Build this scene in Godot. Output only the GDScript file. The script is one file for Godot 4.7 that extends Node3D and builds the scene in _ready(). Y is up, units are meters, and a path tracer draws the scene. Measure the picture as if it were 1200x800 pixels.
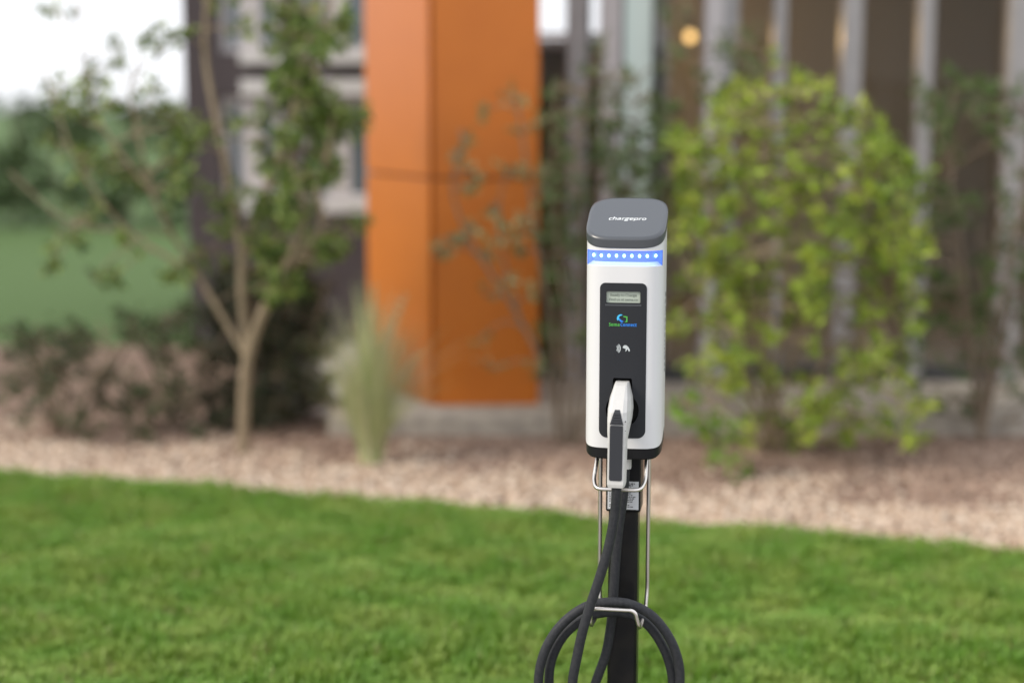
extends Node3D
# A charging station on a lawn, in focus; a planted bed, an orange clad column and a glazed entrance far out of focus.

const FOCAL_PX := 1900.0
const EYE := 1.65
var tilt := atan(280.0 / 1900.0)
var rng := RandomNumberGenerator.new()
var used := {}
var M := {}
var station: Node3D


# ---------------------------------------------------------------- geometry helpers
class Shape:
	var v := PackedVector3Array()
	var n := PackedVector3Array()
	var c := PackedColorArray()
	var u := PackedVector2Array()
	var tint := Color(1, 1, 1)

	func tri(a: Vector3, b: Vector3, d: Vector3, na: Vector3, nb: Vector3, nd: Vector3) -> void:
		var g := (d - a).cross(b - a)
		if g.dot(na + nb + nd) < 0.0:
			v.append(a); v.append(d); v.append(b)
			n.append(na); n.append(nd); n.append(nb)
		else:
			v.append(a); v.append(b); v.append(d)
			n.append(na); n.append(nb); n.append(nd)
		for k in 3:
			c.append(tint)

	func flat(a: Vector3, b: Vector3, d: Vector3, out: Vector3) -> void:
		var g := (d - a).cross(b - a)
		if g.length() < 1e-12:
			return
		g = g.normalized()
		if g.dot(out) < 0.0:
			g = -g
		tri(a, b, d, g, g, g)

	func flat4(a: Vector3, b: Vector3, d: Vector3, e: Vector3, out: Vector3) -> void:
		flat(a, b, d, out)
		flat(a, d, e, out)

	func quad(a: Vector3, b: Vector3, d: Vector3, e: Vector3, na: Vector3, nb: Vector3, nd: Vector3, ne: Vector3) -> void:
		tri(a, b, d, na, nb, nd)
		tri(a, d, e, na, nd, ne)

	func box(lo: Vector3, hi: Vector3, bevel := 0.0, t := Transform3D.IDENTITY) -> void:
		var m := (lo + hi) / 2.0
		var h := (hi - lo) / 2.0
		var b: float = min(bevel, min(h.x, min(h.y, h.z)) * 0.9)
		var axes := [Vector3.RIGHT, Vector3.UP, Vector3.BACK]
		var i := h - Vector3(b, b, b)
		for k in 3:
			var p: Vector3 = axes[k]
			var q: Vector3 = axes[(k + 1) % 3]
			var r: Vector3 = axes[(k + 2) % 3]
			for s in [-1.0, 1.0]:
				var o: Vector3 = m + p * h[k] * s
				var qq := q * i[(k + 1) % 3]
				var rr := r * i[(k + 2) % 3]
				flat4(t * (o + qq + rr), t * (o + qq - rr), t * (o - qq - rr), t * (o - qq + rr), t.basis * (p * s))
			if b > 0.0:
				for s1 in [-1.0, 1.0]:
					for s2 in [-1.0, 1.0]:
						var rr2 := r * i[(k + 2) % 3]
						var e1: Vector3 = m + p * h[k] * s1 + q * i[(k + 1) % 3] * s2
						var e2: Vector3 = m + p * i[k] * s1 + q * h[(k + 1) % 3] * s2
						flat4(t * (e1 + rr2), t * (e1 - rr2), t * (e2 - rr2), t * (e2 + rr2), t.basis * (p * s1 + q * s2))
		if b > 0.0:
			for sx in [-1.0, 1.0]:
				for sy in [-1.0, 1.0]:
					for sz in [-1.0, 1.0]:
						var s3 := Vector3(sx, sy, sz)
						flat(t * (m + Vector3(h.x, i.y, i.z) * s3), t * (m + Vector3(i.x, h.y, i.z) * s3), t * (m + Vector3(i.x, i.y, h.z) * s3), t.basis * s3)

	func tube(pts: PackedVector3Array, r0: float, r1: float, sides := 8, caps := true) -> void:
		if pts.size() < 2:
			return
		var rings := []
		var norms := []
		var ref := Vector3.UP
		if abs((pts[1] - pts[0]).normalized().dot(ref)) > 0.9:
			ref = Vector3.RIGHT
		for k in pts.size():
			var d := (pts[min(k + 1, pts.size() - 1)] - pts[max(k - 1, 0)]).normalized()
			var x := (ref - d * ref.dot(d)).normalized()
			ref = x
			var y := d.cross(x)
			var r: float = lerp(r0, r1, float(k) / (pts.size() - 1))
			var ring := PackedVector3Array()
			var nn := PackedVector3Array()
			for s in sides:
				var a := TAU * s / sides
				var w := x * cos(a) + y * sin(a)
				nn.append(w)
				ring.append(pts[k] + w * r)
			rings.append(ring)
			norms.append(nn)
		for k in pts.size() - 1:
			for s in sides:
				var e := (s + 1) % sides
				quad(rings[k][s], rings[k][e], rings[k + 1][e], rings[k + 1][s], norms[k][s], norms[k][e], norms[k + 1][e], norms[k + 1][s])
		if caps:
			for s in sides:
				var e := (s + 1) % sides
				flat(pts[0], rings[0][s], rings[0][e], pts[0] - pts[1])
				var l := pts.size() - 1
				flat(pts[l], rings[l][s], rings[l][e], pts[l] - pts[l - 1])

	func ball(at: Vector3, r: Vector3, su := 12, sv := 8) -> void:
		for i in sv:
			for j in su:
				var q := []
				for o in [[0, 0], [0, 1], [1, 1], [1, 0]]:
					var b: float = PI * (i + o[0]) / sv
					var a: float = TAU * (j + o[1]) / su
					q.append(Vector3(sin(b) * cos(a), cos(b), sin(b) * sin(a)))
				quad(at + q[0] * r, at + q[1] * r, at + q[2] * r, at + q[3] * r, q[0], q[1], q[2], q[3])

	func leaf(p: Vector3, d: Vector3, up: Vector3, l: float, w: float) -> void:
		var s := d.cross(up).normalized() * w * 0.5
		var nn := s.cross(d).normalized()
		var mid := p + d * l * 0.45 + nn * w * 0.16
		var tip := p + d * l - nn * l * 0.12
		flat(p, mid + s, tip, nn - s)
		flat(p, tip, mid - s, nn + s)

	func mesh() -> ArrayMesh:
		var a := []
		a.resize(Mesh.ARRAY_MAX)
		a[Mesh.ARRAY_VERTEX] = v
		a[Mesh.ARRAY_NORMAL] = n
		a[Mesh.ARRAY_COLOR] = c
		if u.size() == v.size():
			a[Mesh.ARRAY_TEX_UV] = u
		var m := ArrayMesh.new()
		m.add_surface_from_arrays(Mesh.PRIMITIVE_TRIANGLES, a)
		return m


func at(x: float, y: float, d: float) -> Vector3:
	# the point seen at a photo pixel on the upright plane d metres in front of the camera
	var uu := (x - 600.0) / FOCAL_PX
	var vv := (400.0 - y) / FOCAL_PX
	var dir := Vector3(uu, vv * cos(tilt) - sin(tilt), -cos(tilt) - vv * sin(tilt))
	return Vector3(0, EYE, 0) + dir * (d / -dir.z)


func on_ground(x: float, y: float, h := 0.0) -> Vector3:
	var uu := (x - 600.0) / FOCAL_PX
	var vv := (400.0 - y) / FOCAL_PX
	var dir := Vector3(uu, vv * cos(tilt) - sin(tilt), -cos(tilt) - vv * sin(tilt))
	return Vector3(0, EYE, 0) + dir * ((EYE - h) / -dir.y)


func smooth_line(pts: Array, step := 6) -> PackedVector3Array:
	var out := PackedVector3Array()
	var l := pts.size()
	for k in l - 1:
		var a: Vector3 = pts[max(k - 1, 0)]
		var b: Vector3 = pts[k]
		var c: Vector3 = pts[k + 1]
		var d: Vector3 = pts[min(k + 2, l - 1)]
		for s in step:
			out.append(b.cubic_interpolate(c, a, d, float(s) / step))
	out.append(pts[l - 1])
	return out


func round_corners(pts: Array, r: float, step := 5) -> PackedVector3Array:
	# straight runs with rounded bends, as bent wire has
	var out := PackedVector3Array()
	out.append(pts[0])
	for k in range(1, pts.size() - 1):
		var p: Vector3 = pts[k]
		var a: Vector3 = pts[k - 1] - p
		var b: Vector3 = pts[k + 1] - p
		var ra: float = min(r, a.length() * 0.48)
		var rb: float = min(r, b.length() * 0.48)
		var s := p + a.normalized() * ra
		var e := p + b.normalized() * rb
		for q in step + 1:
			var t := float(q) / step
			out.append(s.lerp(p, t).lerp(p.lerp(e, t), t))
	out.append(pts[pts.size() - 1])
	return out


# ---------------------------------------------------------------- objects
func numbered(called: String) -> String:
	var k: int = used.get(called, 0)
	used[called] = k + 1
	return called if k == 0 else "%s_%03d" % [called, k]


func tag(o: Node3D, label: String, category: String, group := "", kind := "") -> Node3D:
	if label: o.set_meta("label", label)
	if category: o.set_meta("category", category)
	if group: o.set_meta("group", group)
	if kind: o.set_meta("kind", kind)
	return o


func thing(called: String, label: String, category: String, where := Vector3.ZERO, turn := 0.0, group := "") -> Node3D:
	var o := Node3D.new()
	o.name = numbered(called)
	add_child(o)
	o.position = where
	o.rotation.y = turn
	return tag(o, label, category, group)


func part(called: String, s, m: Material, parent: Node = self) -> MeshInstance3D:
	var o := MeshInstance3D.new()
	o.name = numbered(called) if parent == self else called
	o.mesh = s.mesh() if s is Shape else s
	o.material_override = m
	parent.add_child(o, true)
	return o


func structure(called: String, s, m: Material) -> MeshInstance3D:
	var o := part(called, s, m)
	o.set_meta("kind", "structure")
	return o


func lettering(text: String, width: float, m: Material, parent: Node, place: Transform3D, serif := false, stretch := 1.0, slant := 0.0, bold := true) -> MeshInstance3D:
	var f := SystemFont.new()
	f.font_names = PackedStringArray(["Droid Serif" if serif else "Droid Sans"])
	f.font_weight = 700 if bold else 400
	var t := TextMesh.new()
	t.text = text
	t.font = f
	t.font_size = 48
	t.pixel_size = 0.001
	t.depth = 0.004
	t.curve_step = 1.0
	t.horizontal_alignment = HORIZONTAL_ALIGNMENT_CENTER
	t.vertical_alignment = VERTICAL_ALIGNMENT_CENTER
	var s: float = width / max(t.get_aabb().size.x, 0.001)
	var o := part("lettering", t, m, parent)
	o.transform = place * Transform3D(Basis(Vector3(s, 0, 0), Vector3(slant * s, s * stretch, 0), Vector3(0, 0, 0.1)), Vector3.ZERO)
	return o


# ---------------------------------------------------------------- materials
func plain(c: Color, rough := 0.6, metal := 0.0) -> StandardMaterial3D:
	var m := StandardMaterial3D.new()
	m.albedo_color = c.linear_to_srgb()
	m.roughness = rough
	m.metallic = metal
	return m


func speckled(a: Color, b: Color, size: float, freq: float, rough: float, seed_no: int, relief := 0.0, octaves := 4, metal := 0.0) -> StandardMaterial3D:
	# two base colours mixed by a noise that covers `size` metres
	var f := FastNoiseLite.new()
	f.seed = seed_no
	f.frequency = freq
	f.fractal_octaves = octaves
	f.noise_type = FastNoiseLite.TYPE_SIMPLEX_SMOOTH
	var im := f.get_seamless_image(256, 256)
	im.convert(Image.FORMAT_RGB8)
	var out := Image.create(256, 256, false, Image.FORMAT_RGB8)
	for y in 256:
		for x in 256:
			out.set_pixel(x, y, a.lerp(b, smoothstep(0.2, 0.8, im.get_pixel(x, y).r)).linear_to_srgb())
	var m := StandardMaterial3D.new()
	m.albedo_texture = ImageTexture.create_from_image(out)
	m.roughness = rough
	m.metallic = metal
	m.uv1_triplanar = true
	m.uv1_world_triplanar = true
	m.uv1_scale = Vector3.ONE / size
	if relief > 0.0:
		var h := im.duplicate()
		h.bump_map_to_normal_map(relief)
		m.normal_enabled = true
		m.normal_texture = ImageTexture.create_from_image(h)
		m.normal_scale = 1.0
	return m


func tinted(rough := 0.6, through := 0.0) -> StandardMaterial3D:
	var m := StandardMaterial3D.new()
	m.vertex_color_use_as_albedo = true
	m.roughness = rough
	m.cull_mode = BaseMaterial3D.CULL_DISABLED
	if through > 0.0:
		m.backlight_enabled = true
		m.backlight = Color(through, through, through)
	return m


func pane(c: Color, a: float, rough := 0.02) -> StandardMaterial3D:
	var m := plain(c, rough)
	m.transparency = BaseMaterial3D.TRANSPARENCY_ALPHA
	m.albedo_color.a = a
	return m


func glowing(c: Color, e: Color, power: float) -> StandardMaterial3D:
	var m := plain(c, 0.4)
	m.emission_enabled = true
	m.emission = e.linear_to_srgb()
	m.emission_energy_multiplier = power
	return m


func make_materials() -> void:
	M.white = plain(Color(0.70, 0.695, 0.70), 0.36)
	M.white.clearcoat_enabled = true
	M.white.clearcoat = 0.4
	M.white.clearcoat_roughness = 0.25
	M.plug_white = speckled(Color(0.56, 0.55, 0.535), Color(0.54, 0.53, 0.515), 0.05, 0.02, 0.45, 8)
	M.charcoal = speckled(Color(0.030, 0.032, 0.037), Color(0.024, 0.025, 0.029), 0.01, 0.08, 0.5, 4, 0.6)
	M.cap = speckled(Color(0.040, 0.045, 0.054), Color(0.035, 0.039, 0.047), 0.012, 0.1, 0.34, 5, 0.4)
	M.cap.metallic_specular = 1.0
	M.black = plain(Color(0.012, 0.012, 0.013), 0.35)
	M.socket = plain(Color(0.006, 0.006, 0.006), 0.6)
	M.post = speckled(Color(0.012, 0.012, 0.013), Color(0.018, 0.017, 0.016), 0.3, 0.02, 0.3, 6)
	M.rubber = speckled(Color(0.028, 0.029, 0.033), Color(0.040, 0.041, 0.045), 0.06, 0.02, 0.5, 7)
	M.grip = speckled(Color(0.032, 0.034, 0.040), Color(0.042, 0.044, 0.050), 0.01, 0.09, 0.6, 9, 0.8)
	M.steel = plain(Color(0.72, 0.67, 0.63), 0.3, 1.0)
	M.lcd = plain(Color(0.42, 0.47, 0.40), 0.25)
	M.ink = plain(Color(0.10, 0.12, 0.10), 0.6)
	M.print_white = plain(Color(0.80, 0.82, 0.82), 0.5)
	M.print_pale = plain(Color(0.52, 0.56, 0.57), 0.5)
	M.print_grey = plain(Color(0.16, 0.165, 0.17), 0.5)
	M.print_blue = plain(Color(0.02, 0.22, 0.75), 0.5)
	M.print_cyan = plain(Color(0.06, 0.50, 0.85), 0.5)
	M.print_green = plain(Color(0.08, 0.42, 0.07), 0.5)
	M.band = glowing(Color(0.06, 0.16, 0.6), Color(0.02, 0.13, 0.60), 0.20)
	M.led = glowing(Color(0.6, 0.8, 1.0), Color(0.30, 0.68, 1.0), 3.0)
	M.lens = pane(Color(0.55, 0.62, 0.90), 0.24, 0.08)
	for k in ["charcoal", "black", "post", "rubber", "grip"]:
		M[k].metallic_specular = 0.3
	M.paving = speckled(Color(0.27, 0.255, 0.24), Color(0.21, 0.20, 0.19), 0.9, 0.02, 0.9, 22, 1.0)
	M.concrete = speckled(Color(0.44, 0.385, 0.32), Color(0.32, 0.28, 0.235), 0.6, 0.02, 0.9, 11, 1.0)
	M.pale_concrete = speckled(Color(0.42, 0.385, 0.37), Color(0.35, 0.32, 0.305), 0.8, 0.02, 0.9, 12, 1.0)
	M.orange = speckled(Color(0.515, 0.138, 0.006), Color(0.495, 0.130, 0.005), 0.9, 0.012, 0.5, 13)
	M.orange.metallic_specular = 0.1
	M.orange.clearcoat_enabled = true
	M.orange.clearcoat = 1.0
	M.orange.clearcoat_roughness = 0.34
	M.joint = plain(Color(0.22, 0.065, 0.02), 0.7)
	M.brick = speckled(Color(0.085, 0.066, 0.068), Color(0.055, 0.045, 0.050), 0.35, 0.05, 0.85, 14, 1.0)
	M.frame_white = speckled(Color(0.64, 0.62, 0.61), Color(0.58, 0.56, 0.55), 0.6, 0.02, 0.6, 15)
	M.frame_lilac = plain(Color(0.56, 0.52, 0.52), 0.6)
	M.frame_grey = speckled(Color(0.33, 0.31, 0.31), Color(0.30, 0.285, 0.285), 0.5, 0.02, 0.4, 16)
	M.frame_dark = plain(Color(0.05, 0.05, 0.052), 0.4)
	M.wood_wall = speckled(Color(0.42, 0.28, 0.10), Color(0.30, 0.19, 0.07), 0.8, 0.02, 0.6, 17)
	M.room = plain(Color(0.36, 0.33, 0.29), 0.8)
	M.glass = pane(Color(0.03, 0.035, 0.03), 0.08)
	M.glass.metallic_specular = 0.2
	M.window_glass = pane(Color(0.25, 0.32, 0.36), 0.55)
	M.frosted = pane(Color(0.74, 0.84, 0.78), 0.95, 0.35)
	M.lamp = glowing(Color(0.8, 0.6, 0.3), Color(1.0, 0.62, 0.22), 1.5)
	M.leaf = tinted(0.45, 0.5)
	M.blade = tinted(0.5, 0.4)
	M.stone = tinted(0.85)
	M.bark = speckled(Color(0.24, 0.18, 0.12), Color(0.15, 0.11, 0.08), 0.2, 0.03, 0.9, 18, 2.0)
	M.tan_bark = speckled(Color(0.34, 0.26, 0.17), Color(0.22, 0.17, 0.11), 0.2, 0.03, 0.9, 19, 2.0)
	M.soil = speckled(Color(0.23, 0.145, 0.10), Color(0.13, 0.085, 0.06), 0.7, 0.04, 0.95, 20, 2.0, 5)
	M.turf = speckled(Color(0.075, 0.14, 0.025), Color(0.045, 0.085, 0.015), 0.5, 0.05, 0.95, 21, 1.0, 5)


# ---------------------------------------------------------------- the charging station
const HA := 0.084      # half width of the head
const HN := 4.0        # how square its plan is


func plan(a: float, grow := 0.0) -> Vector3:
	var r: float = pow(pow(abs(cos(a)), HN) + pow(abs(sin(a)), HN), -1.0 / HN) * (HA + grow)
	return Vector3(cos(a) * r, 0, sin(a) * r)


func plan_normal(a: float) -> Vector3:
	var p := plan(a) / HA
	return Vector3(sign(p.x) * pow(abs(p.x), HN - 1), 0, sign(p.z) * pow(abs(p.z), HN - 1)).normalized()


func front_z(x: float) -> float:
	return HA * pow(max(0.0, 1.0 - pow(abs(x) / HA, HN)), 1.0 / HN)


func low_edge(z: float) -> float:     # where the white shell ends, front to back
	return 0.914 + 0.030 * smoothstep(0.0, 1.0, (0.080 - z) / 0.10)


func bottom_edge(z: float) -> float:
	return 0.889 + 0.022 * smoothstep(0.0, 1.0, (0.082 - z) / 0.10)


func cap_y(z: float) -> float:        # underside of the sloping cap
	return 1.345 + 0.45 * (HA - z)


func rounded(w: float, y0: float, y1: float, r0: float, r1: float) -> PackedVector2Array:
	var p := PackedVector2Array()
	for c in [[w - r0, y0 + r0, -90, r0], [w - r1, y1 - r1, 0, r1], [-w + r1, y1 - r1, 90, r1], [-w + r0, y0 + r0, 180, r0]]:
		for k in 7:
			var a: float = deg_to_rad(c[2] + 90.0 * k / 6.0)
			p.append(Vector2(c[0] + cos(a) * c[3], c[1] + sin(a) * c[3]))
	return p


func bent_plate(s: Shape, outline: PackedVector2Array, holes: Array, proud: float, thick: float) -> void:
	# a plate that follows the bowed front of the head, with openings
	var lo := 1e9
	var hi := -1e9
	for p in outline:
		lo = min(lo, p.x)
		hi = max(hi, p.x)
	var strips := 22
	for k in strips:
		var x0: float = lerp(lo, hi, float(k) / strips)
		var x1: float = lerp(lo, hi, float(k + 1) / strips)
		var pieces: Array = Geometry2D.intersect_polygons(outline, PackedVector2Array([Vector2(x0, 0), Vector2(x1, 0), Vector2(x1, 3), Vector2(x0, 3)]))
		for h in holes:
			var next := []
			for q in pieces:
				next.append_array(Geometry2D.clip_polygons(q, h))
			pieces = next
		for q in pieces:
			var idx := Geometry2D.triangulate_polygon(q)
			for t in range(0, idx.size(), 3):
				var w := []
				var nn := []
				for j in 3:
					var p: Vector2 = q[idx[t + j]]
					w.append(Vector3(p.x, p.y, front_z(p.x) + proud))
					nn.append(Vector3(pow(abs(p.x) / HA, HN - 1) * sign(p.x), 0, pow(front_z(p.x) / HA, HN - 1)).normalized())
				s.tri(w[0], w[1], w[2], nn[0], nn[1], nn[2])
	var rims := [outline]
	rims.append_array(holes)
	for i in rims.size():
		var p: PackedVector2Array = rims[i]
		var mid := Vector2.ZERO
		for q in p:
			mid += q / p.size()
		for k in p.size():
			var a := p[k]
			var b := p[(k + 1) % p.size()]
			var out := (a + b) / 2.0 - mid
			if i > 0:
				out = -out
			var za := front_z(a.x) + proud
			var zb := front_z(b.x) + proud
			s.flat4(Vector3(a.x, a.y, za), Vector3(b.x, b.y, zb), Vector3(b.x, b.y, zb - thick), Vector3(a.x, a.y, za - thick), Vector3(out.x, out.y, 0))


func fan(s: Shape, p: PackedVector2Array, z: float) -> void:
	var idx := Geometry2D.triangulate_polygon(p)
	for t in range(0, idx.size(), 3):
		s.flat(Vector3(p[idx[t]].x, p[idx[t]].y, z), Vector3(p[idx[t + 1]].x, p[idx[t + 1]].y, z), Vector3(p[idx[t + 2]].x, p[idx[t + 2]].y, z), Vector3.BACK)


func slab_2d(called: String, p: PackedVector2Array, z: float, m: Material, parent: Node, thick := 0.0012) -> MeshInstance3D:
	var s := Shape.new()
	fan(s, p, z)
	var mid := Vector2.ZERO
	for q in p:
		mid += q / p.size()
	for k in p.size():
		var a := p[k]
		var b := p[(k + 1) % p.size()]
		var o := (a + b) / 2.0 - mid
		s.flat4(Vector3(a.x, a.y, z), Vector3(b.x, b.y, z), Vector3(b.x, b.y, z - thick), Vector3(a.x, a.y, z - thick), Vector3(o.x, o.y, 0))
	return part(called, s, m, parent)


func arc_band(c: Vector2, r: float, w: float, a0: float, a1: float, w1 := -1.0) -> PackedVector2Array:
	var p := PackedVector2Array()
	for k in 13:
		var a: float = deg_to_rad(lerp(a0, a1, k / 12.0))
		var ww: float = lerp(w, w if w1 < 0.0 else w1, k / 12.0)
		p.append(c + Vector2(cos(a), sin(a)) * (r + ww / 2.0))
	for k in 13:
		var a: float = deg_to_rad(lerp(a1, a0, k / 12.0))
		var ww: float = lerp(w if w1 < 0.0 else w1, w, k / 12.0)
		p.append(c + Vector2(cos(a), sin(a)) * (r - ww / 2.0))
	return p


func build_station() -> void:
	station = thing("charging_station", "slim white electric car charging station with charcoal front on a black post", "charging station", Vector3(0.2495, 0, -3.5), deg_to_rad(-9.0))
	# shell: a squarish tube cut on a slope at the top, open behind the front plate and the light band
	var segs := 160
	var band_lo := 1.3072
	var band_hi := 1.3400
	var s := Shape.new()
	var skin := func(a: float, y: float) -> Array:
		return [plan(a) + Vector3(0, y, 0), plan_normal(a)]
	for k in segs:
		var a0 := TAU * k / segs
		var a1 := TAU * (k + 1) / segs
		var am := (a0 + a1) / 2.0
		var pm := plan(am)
		var in_band := pm.z > 0.055
		var in_plate: bool = pm.z > 0.0 and abs(pm.x) < 0.044
		var runs := []
		var lo0 := low_edge(plan(a0).z)
		var lo1 := low_edge(plan(a1).z)
		var hi0 := cap_y(plan(a0).z)
		var hi1 := cap_y(plan(a1).z)
		if in_plate:
			runs.append([lo0, lo1, 0.944, 0.944])
			runs.append([1.264, 1.264, band_lo, band_lo])
			runs.append([band_hi, band_hi, hi0, hi1])
		elif in_band:
			runs.append([lo0, lo1, band_lo, band_lo])
			runs.append([band_hi, band_hi, hi0, hi1])
		else:
			runs.append([lo0, lo1, hi0, hi1])
		for r in runs:
			var q := [plan(a0) + Vector3(0, r[0], 0), plan(a1) + Vector3(0, r[1], 0), plan(a1) + Vector3(0, r[3], 0), plan(a0) + Vector3(0, r[2], 0)]
			var n0 := plan_normal(a0)
			var n1 := plan_normal(a1)
			s.quad(q[0], q[1], q[2], q[3], n0, n1, n1, n0)
		if in_band:   # the lips above and below the light band
			for e in [[band_lo, 1.0], [band_hi, -1.0]]:
				var o0 := plan(a0) + Vector3(0, e[0], 0)
				var o1 := plan(a1) + Vector3(0, e[0], 0)
				var i0 := plan(a0, -0.012) + Vector3(0, e[0], 0)
				var i1 := plan(a1, -0.012) + Vector3(0, e[0], 0)
				if e[1] > 0.0:
					i0.y += 0.0085
					i1.y += 0.0085
				s.flat4(o0, o1, i1, i0, Vector3(0, e[1], 0))
		# rolled lower rim
		var b0 := plan(a0) + Vector3(0, lo0, 0)
		var b1 := plan(a1) + Vector3(0, lo1, 0)
		var c0 := plan(a0, -0.006) + Vector3(0, lo0 - 0.002, 0)
		var c1 := plan(a1, -0.006) + Vector3(0, lo1 - 0.002, 0)
		s.flat4(b0, b1, c1, c0, Vector3.DOWN)
	part("shell", s, M.white, station)

	# light band: glowing strip, nine lamps on it, clear lens in front
	s = Shape.new()
	var l := Shape.new()
	for k in segs:
		var a0 := TAU * k / segs
		var a1 := TAU * (k + 1) / segs
		if plan((a0 + a1) / 2.0).z <= 0.050:
			continue
		var lo := Vector3(0, band_lo + 0.0005, 0)
		var hi := Vector3(0, band_hi - 0.0005, 0)
		var lo2 := lo + Vector3(0, 0.0075, 0)
		s.quad(plan(a0, -0.0115) + lo2, plan(a1, -0.0115) + lo2, plan(a1, -0.0115) + hi, plan(a0, -0.0115) + hi, plan_normal(a0), plan_normal(a1), plan_normal(a1), plan_normal(a0))
		l.quad(plan(a0, -0.001) + lo, plan(a1, -0.001) + lo, plan(a1, -0.001) + hi, plan(a0, -0.001) + hi, plan_normal(a0), plan_normal(a1), plan_normal(a1), plan_normal(a0))
	for side in [-1.0, 1.0]:   # ends of the recess
		var ang := 0.0
		while plan(ang).z < 0.055:
			ang += 0.002
		var p := plan(ang)
		var q := plan(ang, -0.012)
		p.x *= side
		q.x *= side
		s.flat4(p * 0.998 + Vector3(0, band_lo, 0), q + Vector3(0, band_lo, 0), q + Vector3(0, band_hi, 0), p * 0.998 + Vector3(0, band_hi, 0), Vector3(0, 0, 1))
	var band := part("light_band", s, M.band, station)
	band.set_meta("label", "glowing blue strip under the cap")
	part("lens", l, M.lens, band)
	for k in 9:
		var x: float = (k - 4) * 0.0163
		var ang := acos(clamp(x / 0.0735, -1.0, 1.0)) if abs(k - 4) == 4 else 0.0
		var p := Vector3(x, 0, front_z(x) - 0.0115)
		if abs(k - 4) == 4:
			var a: float = PI / 2.0 - sign(x) * 0.84
			p = plan(a, -0.009)
		var e := Shape.new()
		e.ball(Vector3(p.x, 1.3283, p.z), Vector3(0.0032, 0.0040, 0.0028), 12, 8)
		part("led", e, M.led, band)
		var o := OmniLight3D.new()
		o.name = "led_glow"
		o.position = Vector3(p.x, 1.3283, p.z)
		o.light_color = Color(0.35, 0.6, 1.0)
		o.light_energy = 0.00018
		o.light_size = 0.003
		o.omni_range = 4.0
		o.omni_attenuation = 2.0
		o.shadow_enabled = true
		band.add_child(o, true)

	# cap
	s = Shape.new()
	var prof := [[-0.004, 0.0, -0.4], [0.0012, 0.001, -0.2], [0.0018, 0.004, 0.0], [0.0018, 0.0175, 0.0], [0.0010, 0.0202, 0.6], [-0.0010, 0.0217, 1.4], [-0.006, 0.0222, 8.0]]
	var slope := Vector3(0, 1, 0.45).normalized()
	for k in segs:
		var a0 := TAU * k / segs
		var a1 := TAU * (k + 1) / segs
		for i in prof.size() - 1:
			var q := []
			var nn := []
			for o in [[a0, i], [a1, i], [a1, i + 1], [a0, i + 1]]:
				var f: Array = prof[o[1]]
				var p := plan(o[0], f[0])
				q.append(Vector3(p.x, cap_y(p.z) + f[1], p.z))
				nn.append((plan_normal(o[0]) + slope * f[2]).normalized())
			s.quad(q[0], q[1], q[2], q[3], nn[0], nn[1], nn[2], nn[3])
		var m0 := plan(a0, -0.006)
		var m1 := plan(a1, -0.006)
		s.tri(Vector3(m0.x, cap_y(m0.z) + 0.0222, m0.z), Vector3(m1.x, cap_y(m1.z) + 0.0222, m1.z), Vector3(0, cap_y(0) + 0.0222, 0), slope, slope, slope)
		var u0 := plan(a0, -0.004)
		var u1 := plan(a1, -0.004)
		s.flat(Vector3(u0.x, cap_y(u0.z), u0.z), Vector3(u1.x, cap_y(u1.z), u1.z), Vector3(0, cap_y(0), 0), Vector3.DOWN)
	var cap := part("cap", s, M.cap, station)
	var along := Vector3(0, 0.45, -1).normalized()
	lettering("chargepro", 0.080, M.print_white, cap, Transform3D(Basis(Vector3.RIGHT, along, slope), Vector3(0.001, cap_y(0.006) + 0.0224, 0.006)), false, 1.05, 0.2, false)

	# base of the head
	s = Shape.new()
	for k in segs:
		var a0 := TAU * k / segs
		var a1 := TAU * (k + 1) / segs
		var rings := []
		for a in [a0, a1]:
			var p := plan(a, -0.0012)
			var p2 := plan(a, -0.0012)
			var p3 := plan(a, -0.005)
			p.y = low_edge(p.z) - 0.001
			p2.y = bottom_edge(p.z) + 0.004
			p3.y = bottom_edge(p.z)
			rings.append([p, p2, p3])
		var n0 := plan_normal(a0)
		var n1 := plan_normal(a1)
		s.quad(rings[0][0], rings[1][0], rings[1][1], rings[0][1], n0, n1, n1, n0)
		s.quad(rings[0][1], rings[1][1], rings[1][2], rings[0][2], n0, n1, (n1 + Vector3.DOWN).normalized(), (n0 + Vector3.DOWN).normalized())
		s.flat(rings[0][2], rings[1][2], Vector3(0, 0.905, 0), Vector3.DOWN)
	part("base", s, M.black, station)

	# front plate with its openings
	var slot := rounded(0.0362, 1.2290, 1.2535, 0.002, 0.002)
	var hole := PackedVector2Array()
	hole.append(Vector2(0.0185, 1.0675))
	hole.append(Vector2(-0.0185, 1.0675))
	hole.append(Vector2(-0.0205, 1.064))
	hole.append(Vector2(-0.0215, 1.040))
	for k in 25:
		var a := deg_to_rad(132.0 + (408.0 - 132.0) * k / 24.0)
		hole.append(Vector2(cos(a) * 0.0355, 0.9975 + sin(a) * 0.0375))
	hole.append(Vector2(0.0215, 1.040))
	hole.append(Vector2(0.0205, 1.064))
	s = Shape.new()
	bent_plate(s, rounded(0.0500, 0.9370, 1.2715, 0.017, 0.012), [slot, hole], 0.0012, 0.005)
	var plate := part("face_plate", s, M.charcoal, station)
	s = Shape.new()
	fan(s, rounded(0.0385, 1.2265, 1.2555, 0.002, 0.002), HA - 0.0035)
	var screen := part("screen", s, M.lcd, plate)
	screen.set_meta("label", "small grey green text display")
	slab_2d("bezel", rounded(0.0385, 1.2225, 1.2262, 0.001, 0.001), HA + 0.0014, M.cap, plate, 0.001)
	lettering("Ready to Charge", 0.056, M.ink, screen, Transform3D(Basis.IDENTITY, Vector3(0, 1.2452, HA - 0.0032)), false, 1.0, 0.0, false)
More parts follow.
